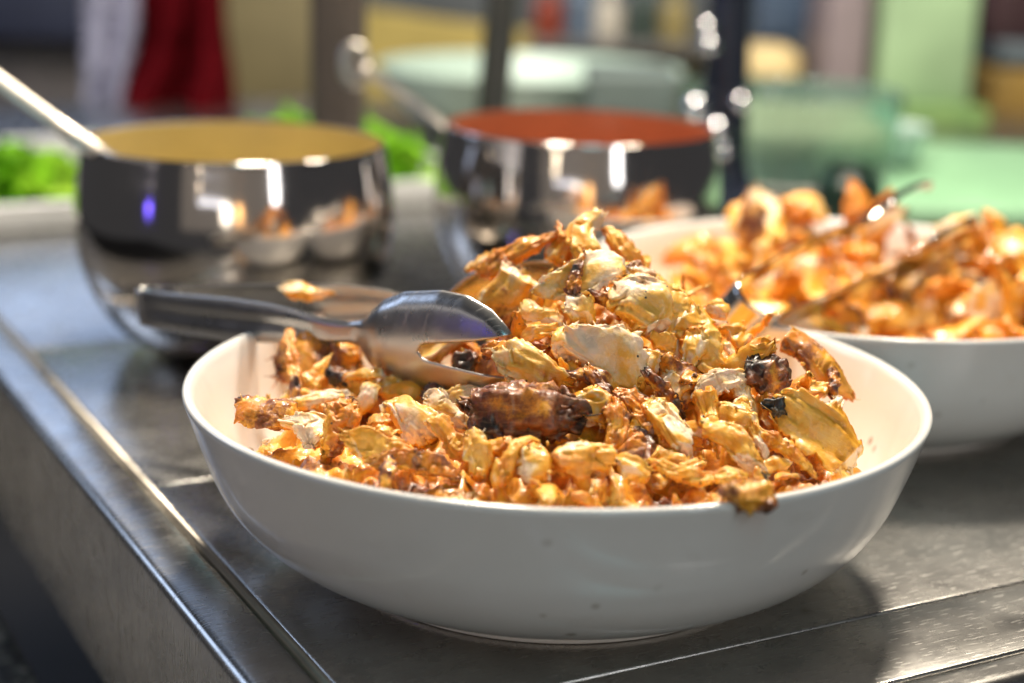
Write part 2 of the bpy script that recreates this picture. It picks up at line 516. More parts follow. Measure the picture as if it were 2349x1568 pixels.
        for j_ in range(3):
            for m_ in range(4): SF.append((s0 + j_ * 4 + m_, s0 + j_ * 4 + (m_ + 1) % 4, s0 + j_ * 4 + 4 + (m_ + 1) % 4, s0 + j_ * 4 + 4 + m_))
        SF.append((s0 + 12, s0 + 13, s0 + 14, s0 + 15))
        ta = np.append(ta, np.full(16, ta[i_] + r.uniform(-.3, .1))); ch = np.append(ch, np.full(16, ch[i_]))
    if SV: P = np.vstack([P, np.array(SV)])
    # thin pieces wave
    if kind in ('sheet', 'slab', 'strip'):
        wv = vnoise(np.stack([P[:, 0] / L * 3 + o[0], P[:, 1] / L * 3 + o[1], 0 * P[:, 0]], 1))
        P[:, 2] += wv * L * (.09 if kind == 'sheet' else .045)
        P[:, 1] += vnoise(np.stack([P[:, 0] / L * 2.2 + o[2], 0 * P[:, 0], 0 * P[:, 0]], 1)) * Wd * .22
    # curl across, then bend along
    if abs(cross) > 1e-3:
        k = cross / Wd; a = P[:, 1] * k; rad = 1 / k - P[:, 2]
        P[:, 1], P[:, 2] = rad * np.sin(a), 1 / k - rad * np.cos(a)
    if abs(curl) > 1e-3:
        k = curl / L; a = P[:, 0] * k; rad = 1 / k - P[:, 2]
        P[:, 0], P[:, 2] = rad * np.sin(a), 1 / k - rad * np.cos(a)
    tw = r.normal() * .5 * P[:, 0] / L
    P[:, 1], P[:, 2] = P[:, 1] * np.cos(tw) - P[:, 2] * np.sin(tw), P[:, 1] * np.sin(tw) + P[:, 2] * np.cos(tw)
    P[:, 2] -= P[:, 2].mean()
    F = []
    I = np.arange(ns * nr).reshape(ns, nr)
    A, B = I[:-1], I[1:]
    F = np.stack([A.ravel(), np.roll(A, -1, 1).ravel(), np.roll(B, -1, 1).ravel(), B.ravel()], 1).tolist()
    F.append(tuple(I[0][::-1])); F.append(tuple(I[-1])); F += SF
    return P, F, {'tan': np.clip(ta, 0, 1.2), 'char': np.clip(ch, -.6, 1.2)}


def frame_obj(o, pos, xa, za):
    xa = xa / np.linalg.norm(xa); za = za - xa * (za @ xa); za /= np.linalg.norm(za); ya = np.cross(za, xa)
    mm = Matrix.Identity(4)
    for i in range(3): mm[i][0], mm[i][1], mm[i][2], mm[i][3] = xa[i], ya[i], za[i], pos[i]
    o.matrix_world = mm
    return o


# under-heaps that fill each bowl below the loose pieces
def heap_mass(name, h, bc, R, label, seed):
    n = 190
    u = np.linspace(-R, R, n); X, Y = np.meshgrid(u + bc[0], u + bc[1], indexing='ij')
    x, y = X.ravel(), Y.ravel()
    z = h(x, y) - .009
    q = np.stack([x, y, 0 * x], 1)
    z = z + .006 * fbm(q * 60 + seed, 3) + .004 * (1 - np.abs(fbm(q * 130 + seed, 2)) * 2) + .0010 * fbm(q * 420, 2)
    rr = np.hypot(x - bc[0], y - bc[1])
    ok = (rr < R) & (z > bowl_z(rr) - .006)
    I = np.arange(n * n).reshape(n, n); K = ok.reshape(n, n)
    m_ = K[:-1, :-1] & K[1:, :-1] & K[1:, 1:] & K[:-1, 1:]
    F = np.stack([I[:-1, :-1][m_], I[1:, :-1][m_], I[1:, 1:][m_], I[:-1, 1:][m_]], 1)
    used = np.unique(F); remap = -np.ones(n * n, int); remap[used] = np.arange(len(used))
    P = np.stack([x, y, z], 1)[used]
    nz = fbm(P * 45 + 3, 3)
    o = mesh_obj(name, P, remap[F], M_CHICK, attrs={'tan': .70 + .4 * nz, 'char': .08 + .3 * nz})
    tag(o, label, 'chicken', kind='stuff'); return o


heap_mass('shredded_chicken', heap1, BC1, .166, 'fine shredded chicken filling the gaps of the front heap', 1)
heap_mass('shredded_chicken', heap2, BC2, .166, 'fine shredded chicken filling the gaps of the rear heap', 9)

c5 = lambda x, y: (978.8 + x * .4486, 489.4 + y * .4486, .4486)
c3 = lambda x, y: (1590.5 + x * .3316, 703.5 + y * .3316, .3316)
c4 = lambda x, y: (305.9 + x * .3906, 581.1 + y * .3906, .3906)
# crop, x, y, length, width, angle, kind, thickness/width, tan, char, curl, cross, lift(mm), label
HERO = [
 (c5, 830, 165, 250, 165, 82, 'slab', .45, .62, .05, .5, .6, 4, 'upright yellow chicken flap with ragged top crowning the front heap'),
 (c5, 975, 220, 240, 70, -58, 'strip', .6, .70, .05, .9, 0, 4, 'orange chicken strip curling down right of the crowning flap'),
 (c5, 708, 135, 130, 42, 108, 'spike', .7, .65, .0, .3, 0, 4, 'thin yellow chicken spike just left of the crowning flap'),
 (c5, 700, 230, 160, 115, 60, 'chunk', .7, .72, .05, .3, 0, 3, 'orange chicken lump below the thin spike near the crown'),
 (c5, 510, 255, 390, 85, 19, 'strip', .7, .78, .05, .4, 0, 5, 'long orange chicken strip sloping left from the crown'),
 (c5, 320, 285, 160, 55, 8, 'strip', .6, .25, .0, .3, 0, 3, 'pale chicken end beside the rear tong head'),
 (c5, 800, 365, 430, 190, 12, 'slab', .30, .12, .0, .5, .5, 4, 'large pale glistening chicken slab under the crown'),
 (c5, 450, 500, 390, 240, 62, 'slab', .35, .45, .20, .7, .8, 5, 'golden chicken slab with browned edge right of the tong head'),
 (c5, 792, 385, 220, 60, 72, 'spike', .5, .80, .35, .2, .6, 9, 'brown pointed chicken sliver standing on the pale slab'),
 (c5, 620, 560, 230, 85, -35, 'sheet', .16, .18, .0, .8, .8, 4, 'pale ragged chicken wing shape below the golden slab'),
 (c5, 780, 525, 140, 165, 80, 'chunk', .6, .48, .05, .3, 0, 3, 'yellow chicken lump in the middle of the upper heap'),
 (c5, 900, 470, 180, 75, -12, 'chunk', .7, .85, .40, .3, 0, 3, 'brown crusted chicken scrap in a dark nook near the top'),
 (c5, 1060, 545, 280, 220, -42, 'slab', .55, .22, .08, .6, .9, 5, 'rounded pale fibrous chicken lump right of centre high on the heap'),
 (c5, 1080, 400, 210, 140, -52, 'slab', .4, .40, .28, .5, .5, 3, 'brown-edged chicken piece on the upper right of the heap'),
 (c5, 1085, 300, 130, 46, 100, 'spike', .7, .55, .0, .2, 0, 3, 'small upright chicken tip at the upper right of the crown'),
 (c5, 1290, 420, 160, 30, 82, 'spike', .6, .65, .15, .3, 0, 2, 'thin browned chicken shred sticking up at the right slope'),
 (c5, 1355, 430, 180, 38, 40, 'spike', .4, .40, .0, .4, 0, 2, 'thin pale chicken shred leaning right at the upper right slope'),
 (c5, 1240, 630, 370, 112, 87, 'slab', .6, .22, .0, .35, .7, 5, 'tall pinkish chicken column at the upper right of the heap'),
 (c5, 1390, 725, 360, 150, -76, 'slab', .6, .38, .0, .35, .8, 6, 'broad upright chicken column with pink side on the right slope'),
 (c5, 1440, 590, 105, 78, 10, 'chunk', .7, .55, .05, .3, 0, 9, 'small crusty nub atop the broad chicken column'),
 (c5, 1330, 765, 200, 118, 80, 'chunk', .6, .58, .0, .3, 0, 8, 'knobbly yellow chicken lump between the two columns'),
 (c5, 610, 665, 330, 60, 10, 'curl', .5, .35, .05, 4.6, 0, 4, 'pale chicken strip curled into a ring near the tong tip'),
 (c5, 920, 745, 430, 225, -62, 'slab', .32, .22, .02, .6, .7, 7, 'big pink-centred chicken slab with wet gloss at heap centre'),
 (c5, 740, 700, 190, 120, 80, 'chunk', .6, .52, .02, .3, 0, 4, 'yellow chicken lump left of the big glossy slab'),
 (c5, 1110, 790, 170, 90, -20, 'chunk', .6, .42, .0, .4, 0, 5, 'small pale chicken chunk right of the glossy slab'),
 (c5, 1160, 715, 140, 62, -40, 'sheet', .2, .58, .05, .6, .5, 7, 'jagged yellow chicken flake right of the glossy slab'),
 (c5, 500, 742, 280, 80, 4, 'strip', .6, .75, .32, .4, .4, 5, 'browned chicken strip just right of the fork slot'),
 (c5, 262, 812, 125, 105, 20, 'chunk', .7, .9, .72, .3, 0, 6, 'charred chicken nub touching the lower tong prong'),
 (c5, 575, 872, 420, 180, -13, 'chunk', .6, .62, .02, .5, .4, 8, 'long shiny orange chicken chunk across the front of the heap'),
 (c5, 1250, 845, 190, 125, -20, 'sheet', .22, .85, .45, .7, .7, 6, 'dark brown chicken cap right of heap centre'),
 (c5, 1475, 955, 310, 92, 24, 'slab', .35, .06, .02, 1.2, -.6, 9, 'pale crescent chicken slice below the broad column'),
 (c5, 1262, 935, 180, 145, 60, 'slab', .4, .45, .08, .4, .4, 3, 'orange chicken flap under the dark brown cap'),
 (c5, 1180, 965, 280, 55, -50, 'strip', .6, .88, .45, .5, 0, 5, 'dark roasted chicken strip running diagonally at centre right'),
 (c5, 885, 970, 280, 70, -72, 'strip', .6, .88, .42, .5, 0, 5, 'dark red roasted strip right of the long shiny chunk'),
 (c5, 955, 1170, 270, 85, -84, 'strip', .7, .85, .18, .5, 0, 6, 'drooping brown chicken strip beside the charred chunk'),
 (c5, 1060, 1030, 220, 80, -30, 'strip', .6, .85, .35, .7, 0, 5, 'tangled brown chicken strip at the lower centre'),
 (c5, 1105, 1135, 230, 95, -58, 'chunk', .6, .82, .22, .4, 0, 4, 'browned chicken scrap at the lower centre right'),
 (c5, 480, 1130, 580, 300, -4, 'chunk', .62, 1.0, .66, .4, .5, 9, 'large charred chicken chunk at the lower front centre'),
 (c5, 845, 1050, 200, 180, 88, 'chunk', .6, .72, .10, .3, 0, 3, 'orange chicken lump right of the large charred chunk'),
 (c5, 1060, 1250, 250, 170, 80, 'chunk', .6, .92, .30, .3, 0, -1, 'shaded brown chicken chunk in the lower gap'),
 (c5, 1240, 1185, 350, 150, -64, 'chunk', .6, .42, .03, .4, .3, 7, 'pinkish chicken chunk sloping at the lower right centre'),
 (c5, 1432, 1170, 320, 118, -80, 'spike', .6, .52, .0, .3, .3, 9, 'tall yellow chicken wedge pointing up at lower right'),
 (c5, 1540, 1120, 235, 135, -30, 'chunk', .6, .55, .02, .4, .3, 8, 'bright yellow chicken lump right of the tall wedge'),
 (c5, 1662, 1200, 290, 42, -74, 'strip', .6, .15, .0, .3, 0, 8, 'thin whitish chicken strand at the lower right'),
 (c5, 1612, 1010, 300, 62, -70, 'strip', .6, .18, .0, .3, 0, 4, 'pale chicken strip behind the crescent slice'),
 (c5, 1560, 1300, 340, 115, -46, 'slab', .5, .40, .10, .4, .4, 8, 'pink chicken strip leading down to the front rim'),
 (c5, 1630, 1455, 250, 130, -10, 'slab', .5, .62, .26, .9, .4, -1.5, 'reddish roasted scrap hanging over the front rim'),
 (c5, 455, 1335, 360, 62, 70, 'curl', .7, .55, .0, 3.2, 0, 7, 'looped yellow chicken strip at the front rim'),
 (c5, 552, 1375, 200, 140, 86, 'slab', .6, .35, .0, .3, .6, 6, 'pale yellow chicken nub inside the front rim loop'),
 (c5, 830, 1350, 310, 185, 4, 'chunk', .6, .58, .03, .6, .8, 8, 'ribbed glistening chicken lump at the centre of the front rim'),
 (c5, 1035, 1395, 170, 110, -30, 'chunk', .6, .55, .05, .4, 0, 7, 'small yellow chicken wedge right of the ribbed lump'),
 (c5, 1250, 1390, 250, 58, -32, 'strip', .7, .60, .05, .8, 0, 6, 'hooked chicken strip near the front rim right of centre'),
 (c5, 1345, 1362, 140, 52, 30, 'strip', .7, .55, .10, .8, 0, 4, 'short curled chicken bit behind the hooked strip'),
 (c5, 1455, 1425, 260, 75, 4, 'strip', .7, .60, .08, .3, 0, 6, 'yellow chicken strip lying along the front rim'),
 (c5, 372, 1380, 130, 80, 80, 'chunk', .7, .60, .05, .3, 0, 3, 'small chicken nub left of the rim loop'),
 (c5, 235, 1335, 220, 112, -80, 'slab', .5, .50, .0, .3, .5, 8, 'smooth yellow chicken tongue standing at the front rim'),
 (c5, 90, 1225, 330, 110, -38, 'slab', .5, .52, .0, .4, .4, 8, 'long smooth yellow chicken tongue above the front rim'),
 (c5, 120, 1105, 270, 115, -45, 'slab', .5, .30, .0, .4, .4, 6, 'pale-tipped chicken slice above the long tongue'),
 (c5, 200, 1005, 290, 78, 26, 'slab', .4, .06, .0, .5, .3, 5, 'white fatty chicken strip left above the charred chunk'),
 (c5, 135, 955, 200, 95, 28, 'chunk', .6, .80, .70, .4, .2, 7, 'blackened chicken piece under the lower tong prong'),
 (c5, 30, 930, 190, 115, 10, 'sheet', .22, .50, .02, .6, .5, 7, 'crinkled yellow chicken flake left of the blackened piece'),
 (c3, 760, 500, 560, 215, -38, 'slab', .35, .68, .18, 1.2, 1.0, 8, 'arching orange chicken skin at the right end of the heap'),
 (c3, 810, 610, 260, 120, -30, 'slab', .5, .72, .10, .4, .4, 2, 'orange chicken inside the arch of skin'),
 (c3, 905, 790, 240, 120, 82, 'slab', .4, .20, .0, .4, .4, 4, 'pale translucent chicken shred under the skin arch'),
 (c3, 965, 820, 180, 80, 80, 'chunk', .6, .75, .18, .3, 0, 2, 'orange chicken edge at the far right of the heap'),
 (c3, 470, 610, 270, 210, -52, 'chunk', .65, .78, .50, .4, .4, 10, 'knobbly chicken lump with charred top at right'),
 (c3, 862, 640, 230, 55, 75, 'strip', .7, .85, .40, .4, 0, 9, 'twisted brown chicken scrap hanging from the skin arch'),
 (c3, 845, 1010, 640, 300, -36, 'slab', .30, .45, .06, .4, .5, 8, 'broad yellow-orange chicken slab at the right front'),
 (c3, 515, 850, 145, 105, -20, 'chunk', .8, 1.0, 1.25, .2, 0, 12, 'shiny black burnt crumb at the right of the heap'),
 (c3, 590, 775, 350, 95, -10, 'slab', .5, .72, .04, .4, .3, 6, 'smooth orange chicken slice above the burnt crumb'),
 (c3, 560, 1030, 220, 125, -30, 'slab', .4, .18, .02, .3, .3, 3, 'pale chicken piece left of the broad slab'),
 (c3, 560, 1140, 210, 95, 20, 'slab', .4, .45, .10, .3, .3, 1, 'shaded chicken scrap under the broad slab'),
 (c3, 600, 1090, 440, 62, -50, 'strip', .5, .62, .08, .3, .3, 7, 'narrow chicken strip along the edge of the broad slab'),
 (c3, 260, 290, 230, 150, -62, 'slab', .4, .58, .0, .3, .4, 3, 'yellow chicken slab behind the broad column'),
 (c3, 440, 365, 180, 115, 20, 'chunk', .6, .80, .20, .3, 0, 4, 'orange chicken lump behind the skin arch'),
 (c3, 250, 410, 210, 60, -60, 'strip', .5, .15, .0, .3, 0, 4, 'pale chicken sliver behind the crescent slice'),
 (c3, 330, 790, 230, 90, -62, 'slab', .5, .30, .0, .3, .3, 5, 'pale fibrous chicken bit between crescent and burnt crumb'),
 (c5, 95, 700, 260, 150, 5, 'slab', .5, .45, .0, .3, .4, 0, 'yellow chicken lump seen through the slot of the tong head'),
 (c5, 215, 730, 190, 130, -30, 'chunk', .6, .75, .15, .3, 0, 0, 'browned chicken lump just below the upper tong prong'),
 (c4, 1430, 830, 360, 190, -8, 'slab', .5, .70, .12, .3, .3, 0, 'shaded chicken piece beneath the tong head'),
 (c4, 1180, 860, 260, 150, 10, 'slab', .5, .55, .05, .3, .3, 0, 'yellow chicken scrap left below the tong neck'),
 (c4, 1140, 700, 470, 330, -10, 'chunk', .6, .90, .34, .3, .4, 4, 'dark roasted chicken chunk behind the tong neck'),
 (c4, 975, 720, 400, 66, -76, 'strip', .6, .80, .05, .4, 0, 9, 'orange edge strip left of the dark roasted chunk'),
 (c4, 1130, 790, 220, 120, 72, 'spike', .3, .40, .0, .2, .3, 8, 'pointed yellow chicken fin at the left of the heap'),
 (c4, 1375, 792, 220, 60, -4, 'slab', .4, .25, .0, .2, .2, 5, 'flat pale chicken sliver under the tong neck'),
 (c4, 1240, 858, 160, 98, -20, 'chunk', .7, .9, .68, .3, 0, 10, 'charred chicken cube on the left of the heap'),
 (c4, 830, 1070, 350, 180, -38, 'slab', .5, .85, .35, .3, 1.6, 8, 'rolled browned chicken skin at the left end of the heap'),
 (c4, 1010, 1085, 270, 180, -80, 'slab', .4, .10, .0, .3, .3, 3, 'smooth pink chicken slab beside the rolled skin'),
 (c4, 1190, 1115, 340, 175, 66, 'chunk', .6, .78, .28, .3, .3, 6, 'rough golden-brown chicken chunk at front left'),
 (c4, 1060, 965, 360, 78, 12, 'slab', .4, .10, .0, .3, .3, 8, 'long pale chicken strip lying across the left of the heap'),
 (c4, 1000, 915, 240, 120, 20, 'chunk', .6, .50, .0, .3, 0, 3, 'yellow chicken lump at the left back'),
 (c4, 1362, 960, 330, 68, 70, 'curl', .6, .10, .0, 4.4, 0, 8, 'pale tube of chicken curled into a ring at left'),
 (c4, 1370, 862, 120, 70, 40, 'chunk', .6, .60, .05, .3, 0, 7, 'small yellow chicken nub right of the charred cube'),
 (c4, 1508, 815, 300, 48, 73, 'spike', .6, .38, .0, .4, 0, 8, 'thin chicken sliver standing upright below the tong head'),
 (c4, 1690, 855, 300, 145, 14, 'sheet', .2, .50, .0, .5, .4, 9, 'flat yellow chicken flake below the tong head'),
 (c4, 1600, 925, 250, 140, -22, 'chunk', .6, .55, .02, .4, .2, 7, 'jagged yellow chicken chunk left of the blackened piece'),
 (c4, 1490, 1060, 190, 140, 30, 'chunk', .6, .50, .10, .3, 0, 4, 'dull olive chicken lump at the left front'),
 (c4, 1645, 1085, 350, 175, -45, 'slab', .5, .28, .0, .4, .4, 7, 'pale thick chicken slice at the left front centre'),
 (c4, 1420, 1225, 420, 145, -14, 'slab', .35, .60, .05, .4, .3, 6, 'wet orange chicken slab along the left front rim'),
 (c4, 1390, 1165, 240, 75, 32, 'strip', .6, .48, .0, .3, 0, 6, 'smooth chicken strip leaning at the left front'),
 (c4, 1700, 1300, 520, 110, -14, 'slab', .4, .95, .30, .2, .2, 1, 'dark red roasted chicken lying along the front left rim'),
]
BEHIND = {'reddish roasted scrap hanging over the front rim': .619, 'yellow chicken lump seen through the slot of the tong head': .795,
          'browned chicken lump just below the upper tong prong': .80, 'shaded chicken piece beneath the tong head': .785, 'yellow chicken scrap left below the tong neck': .80,
          'dark roasted chicken chunk behind the tong neck': .825, 'orange edge strip left of the dark roasted chunk': .80,
          'flat pale chicken sliver under the tong neck': .785, 'pale chicken end beside the rear tong head': .835}
for k, (cv, x, y, L, Wd, ang, kind, tk, tan, ch, curl, cross, lift, lab) in enumerate(HERO):
    px, py, sc = cv(x, y)
    p, n = heap_hit(heap1, px, py, .60, .95)
    if lab in BEHIND: p = at(px, py, BEHIND[lab])
    dist = np.linalg.norm(p - EYE)
    view = (EYE - p) / dist
    mpp = dist / FPX * sc
    Lm, Wm = L * mpp * 1.20, Wd * mpp * 1.28
    a = math.radians(ang)
    rs = np.random.default_rng(100 + k)
    za = .55 * n + .65 * view + rs.normal(size=3) * .10
    za /= np.linalg.norm(za)
    xa = math.cos(a) * RT + math.sin(a) * UP
    xa = xa - za * (xa @ za)
    big = max(L, Wd) * sc > 90
    P, F, A = piece(kind, Lm, Wm, Wm * tk, 500 + k, tan, ch, -curl, 88 if big else 56, 56 if big else 36, cross=-cross)
    o = mesh_obj('chicken_piece', P, F, M_CHICK, attrs=A)
    frame_obj(o, p + n * (lift * .001 + .0015), xa, za)
    tag(o, lab, 'chicken', 'chicken pieces heaped in the front bowl')

# smaller loose scraps that fill the heaps
kinds = [('slab', 2.2, .45), ('strip', 4.2, .5), ('slab', 1.8, .35), ('sheet', 2.0, .2), ('spike', 3.8, .5), ('slab', 2.8, .4), ('strip', 5., .5), ('chunk', 1.9, .6)]
PROTO = []
for k in range(32):
    kd, asp, tk = kinds[k % 8]
    wd = .010
    rr = random.Random(k)
    P, F, A = piece(kd, wd * asp, wd, wd * tk, 3000 + k, rr.uniform(.25, .85), rr.choice([0, 0, .05, .1, .35]), -rr.uniform(.2, 1.2) if kd != 'curl' else -3.5, 36, 22, cross=-rr.uniform(0, .8))
    me = bpy.data.meshes.new('chicken_scrap'); me.from_pydata(P.tolist(), [], F)
    me.polygons.foreach_set('use_smooth', [True] * len(me.polygons))
    for kk, vv in A.items():
        a_ = me.attributes.new(kk, 'FLOAT', 'POINT'); a_.data.foreach_set('value', vv.astype(np.float32))
    me.materials.append(M_CHICK); PROTO.append(me)


def scatter(h, bc, count, seed, rmax, ylim, labeler, group, smin, smax, cat='chicken'):
    r = np.random.default_rng(seed); made = 0; tries = 0
    while made < count and tries < 20000:
        tries += 1
        a = r.random() * 2 * np.pi; q = rmax * math.sqrt(r.random())
        x, y = bc[0] + q * math.cos(a), bc[1] + q * math.sin(a)
        if y > ylim: continue
        z = float(h(x, y))
        if z < bowl_z(q) + .020 or z < .058: continue
        if h is heap1 and -.09 < x < .0 and .715 < y < .80: continue
        e = .006
        n = np.array([-(h(x + e, y) - h(x - e, y)) / (2 * e), -(h(x, y + e) - h(x, y - e)) / (2 * e), 1.]); n /= np.linalg.norm(n)
        o = link(bpy.data.objects.new('chicken_scrap', PROTO[r.integers(len(PROTO))]))
        s = r.uniform(smin, smax)
        if q > rmax * .88: s *= .7
        frame_obj(o, np.array([x, y, z]) + n * r.uniform(-.003, .004), r.normal(size=3), n + r.normal(size=3) * .45)
        o.scale = (s, s, s)
        tag(o, labeler(x - bc[0], y - bc[1], z), cat, group); made += 1


def lab1(x, y, z):
    if z > .115: return 'small shredded chicken scrap near the top of the front heap'
    if y < -.095: return 'small shredded chicken scrap along the front rim of the front bowl'
    return 'small shredded chicken scrap on the left side of the front heap' if x < 0 else 'small shredded chicken scrap on the right side of the front heap'


scatter(heap1, BC1, 62, 5, .158, .86, lab1, 'small scraps in the front bowl', .55, 1.3)
scatter(heap2, BC2, 150, 6, .152, 1.25, lambda x, y, z: 'blurred chicken scrap in the rear bowl, left of the rear tongs' if x < 0 else 'blurred chicken scrap in the rear bowl, right of the rear tongs', 'scraps in the rear bowl', 1.1, 2.2)

# a few larger lumps of the rear heap
HERO2 = [
 (1740, 540, 200, 110, 80, 'slab', .35, 'pale upright chicken slab at the left peak of the rear heap'),
 (1720, 480, 70, 45, 80, 'spike', .65, 'yellow chicken point standing at the left of the rear heap'),
 (1850, 500, 120, 70, -15, 'chunk', .6, 'orange chicken lump on the back of the rear heap'),
 (1800, 560, 130, 70, 10, 'slab', .05, 'very pale chicken slab behind the rear tongs'),
 (1600, 590, 150, 60, 10, 'chunk', .72, 'orange chicken piece near the left wall of the rear bowl'),
 (2210, 560, 150, 110, -40, 'chunk', .5, 'large rounded chicken lump at the right peak of the rear heap'),
 (2230, 610, 120, 70, 30, 'slab', .05, 'pale chicken slab under the right peak of the rear heap'),
 (2330, 590, 110, 90, -50, 'chunk', .7, 'orange chicken lump at the right picture edge'),
 (2150, 720, 150, 80, -30, 'chunk', .5, 'yellow chicken lump at the front of the rear bowl'),
 (2060, 730, 110, 70, 40, 'slab', .25, 'pale chicken piece at the front rim of the rear bowl'),
 (2290, 720, 130, 100, 60, 'slab', .3, 'pinkish chicken slab at the right front of the rear bowl'),
 (1900, 725, 130, 50, 15, 'strip', .75, 'orange chicken strip near the rear bowl front rim'),
 (1960, 660, 120, 60, -20, 'chunk', .85, 'browned chicken chunk beneath the rear tongs'),
 (2255, 672, 40, 26, 0, 'chunk', 1.0, 'dark charred bit on the right of the rear heap'),
 (1760, 660, 110, 60, 40, 'slab', .35, 'yellow chicken slab between the arms of the rear tongs'),
 (1850, 640, 110, 55, 70, 'slab', .2, 'pale chicken strip between the arms of the rear tongs'),
]
for k, (x, y, L, Wd, ang, kind, tan, lab) in enumerate(HERO2):
    p, n = heap_hit(heap2, x, y, .90, 1.25)
    dist = np.linalg.norm(p - EYE); mpp = dist / FPX; a = math.radians(ang); view = (EYE - p) / dist
    za = .5 * n + .6 * view; za /= np.linalg.norm(za)
    xa = math.cos(a) * RT + math.sin(a) * UP; xa = xa - za * (xa @ za)
    P, F, A = piece(kind, L * mpp, Wd * mpp, Wd * mpp * .55, 900 + k, tan, .95 if 'charred' in lab else .05, -.4, 48, 30)
    o = mesh_obj('chicken_piece', P, F, M_CHICK, attrs=A)
    frame_obj(o, p + n * .006, xa, za); tag(o, lab, 'chicken', 'chicken pieces in the rear bowl')


# crumbs and loose fibres over the front heap
def crumbs():
    r = np.random.default_rng(77); V = []; F = []; TA = []; CH = []
    for k in range(90):
        a = r.random() * 2 * np.pi; q = .155 * math.sqrt(r.random())
        x, y = BC1[0] + q * math.cos(a), BC1[1] + q * math.sin(a) - .01
        z = float(heap1(x, y))
        if z < .07 or y > .85: continue
        Lc = r.uniform(.003, .008) if r.random() < .35 else r.uniform(.0015, .003)
        w = r.uniform(.0005, .0011)
        d = r.normal(size=3); d /= np.linalg.norm(d)
        p0 = np.array([x, y, z]) + np.array([0, -.3, .8]) * r.uniform(.003, .012)
        b = r.normal(size=3) * .35
        path = [p0 + d * Lc * (t - .5) + b * Lc * (t - .5) ** 2 for t in np.linspace(0, 1, 5)]
        vv, ff = tube_data(path, [w * .5, w, w * 1.2, w, w * .3], 5, up=(.3, .5, .8))
        o0 = len(V); V += vv; F += [tuple(i + o0 for i in f) for f in ff]
        ta = r.uniform(.1, .9); ch = .9 if r.random() < .07 else 0
        TA += [ta] * len(vv); CH += [ch] * len(vv)
    o = mesh_obj('chicken_crumbs', V, F, M_CHICK, attrs={'tan': TA, 'char': CH})
    tag(o, 'tiny crumbs and loose fibres strewn over the front chicken heap', 'crumbs', kind='stuff')


crumbs()

# ------------------------------------------------------------------ tongs
TOP = np.array([(0, .0105), (.045, .0111), (.082, .0116), (.117, .0108), (.138, .0086), (.158, .0048), (.171, .0040), (.1815, .0062), (.1887, .0122), (.1972, .0177), (.2117, .0224), (.2361, .0246), (.2534, .0230), (.2672, .0177), (.2751, .0111), (.2789, .0067)])
BOT = np.array([(0, -.0106), (.0417, -.0120), (.0789, -.0122), (.1145, -.0105), (.150, -.0082), (.170, -.0062), (.1783, -.0085), (.1840, -.0165), (.1930, -.0230), (.2066, -.0268), (.2312, -.0278), (.2494, -.0255), (.2640, -.0215), (.2740, -.0170), (.2789, -.0140)])
S_UP = np.array([(.2257, -.0045), (.2275, -.0018), (.2310, -.0008), (.2487, .0011), (.2632, .0029), (.2789, .0062)])
S_LO = np.array([(.2257, -.0050), (.2275, -.0075), (.2310, -.0088), (.2562, -.0119), (.2640, -.0128), (.2789, -.0138)])


def tong_arm(origin, D, sign, mat, parent, scale=1.0, up=(0, 0, 1)):
    D = D / np.linalg.norm(D)
    Vv = np.array(up, float); Vv = Vv - D * (Vv @ D); Vv /= np.linalg.norm(Vv)
    N = np.cross(D, Vv) * sign                      # outward
    us = np.unique(np.concatenate([np.linspace(0, .165, 40), np.linspace(.165, .2789, 60), [.2257, .2262, .2268, .2275]]))
    kl, ku = 11, 12
    verts = []; faces = []; rows = []
    for u in us:
        tp = np.interp(u, TOP[:, 0], TOP[:, 1]); bt = np.interp(u, BOT[:, 0], BOT[:, 1])
        if u < .2257:
            a = (1 - np.clip((u - .19) / .0357, 0, 1)) ; mid = -.0047 * (1 - a) + a * (tp + bt) / 2
            lo, hi = mid, mid
        else:
            hi = np.interp(u, S_UP[:, 0], S_UP[:, 1]); lo = np.interp(u, S_LO[:, 0], S_LO[:, 1])
        vs = np.concatenate([np.linspace(bt, lo, kl), np.linspace(hi, tp, ku)])
        c, hw = (tp + bt) / 2, (tp - bt) / 2
        row = []
        for v in vs:
            w = (v - c) / max(hw, 1e-4)
            hd = np.clip((u - .172) / .03, 0, 1); hd = hd * hd * (3 - 2 * hd)
            ue = np.clip((.2789 - u) / .05, 0, 1); ue = ue * (2 - ue)
            dome = .0050 * (1 - w * w) * hd * (.35 + .65 * ue)                        # spoon head bulges outward
            lip = -.0034 * hd * max(0, (abs(w) - .72) / .28) ** 1.6
            flange = -.0014 * (1 - hd) * max(0, (abs(w) - .55) / .45) ** 1.6 * np.clip(u / .02, 0, 1)   # folded sides of the handle
            emb = .0009 * (1 - hd) * math.exp(-(w / .30) ** 2) * np.clip((u - .005) / .02, 0, 1) * np.clip((.15 - u) / .03, 0, 1)
            neck = -.003 * math.exp(-((u - .171) / .016) ** 2)
            bow = .003 * math.sin(math.pi * min(1, u / .2))
            P = origin + (D * u + Vv * v + N * (dome + lip + flange - emb + neck + bow)) * scale
            row.append(len(verts)); verts.append(P)
        rows.append((u, row))
    for (u0, r0), (u1, r1) in zip(rows[:-1], rows[1:]):
        for k in range(kl + ku - 1):
            if k == kl - 1: continue
            f = (r0[k], r1[k], r1[k + 1], r0[k + 1])
            faces.append(f if sign > 0 else f[::-1])
    o = mesh_obj('arm', verts, faces, mat, parent)
    wl = o.modifiers.new('weld', 'WELD'); wl.merge_threshold = .00002
    so = o.modifiers.new('solid', 'SOLIDIFY'); so.thickness = .0013 * scale; so.offset = 0
    so.use_even_offset = False
    sb = o.modifiers.new('sub', 'SUBSURF'); sb.levels = 1; sb.render_levels = 1
    return o, Vv, N


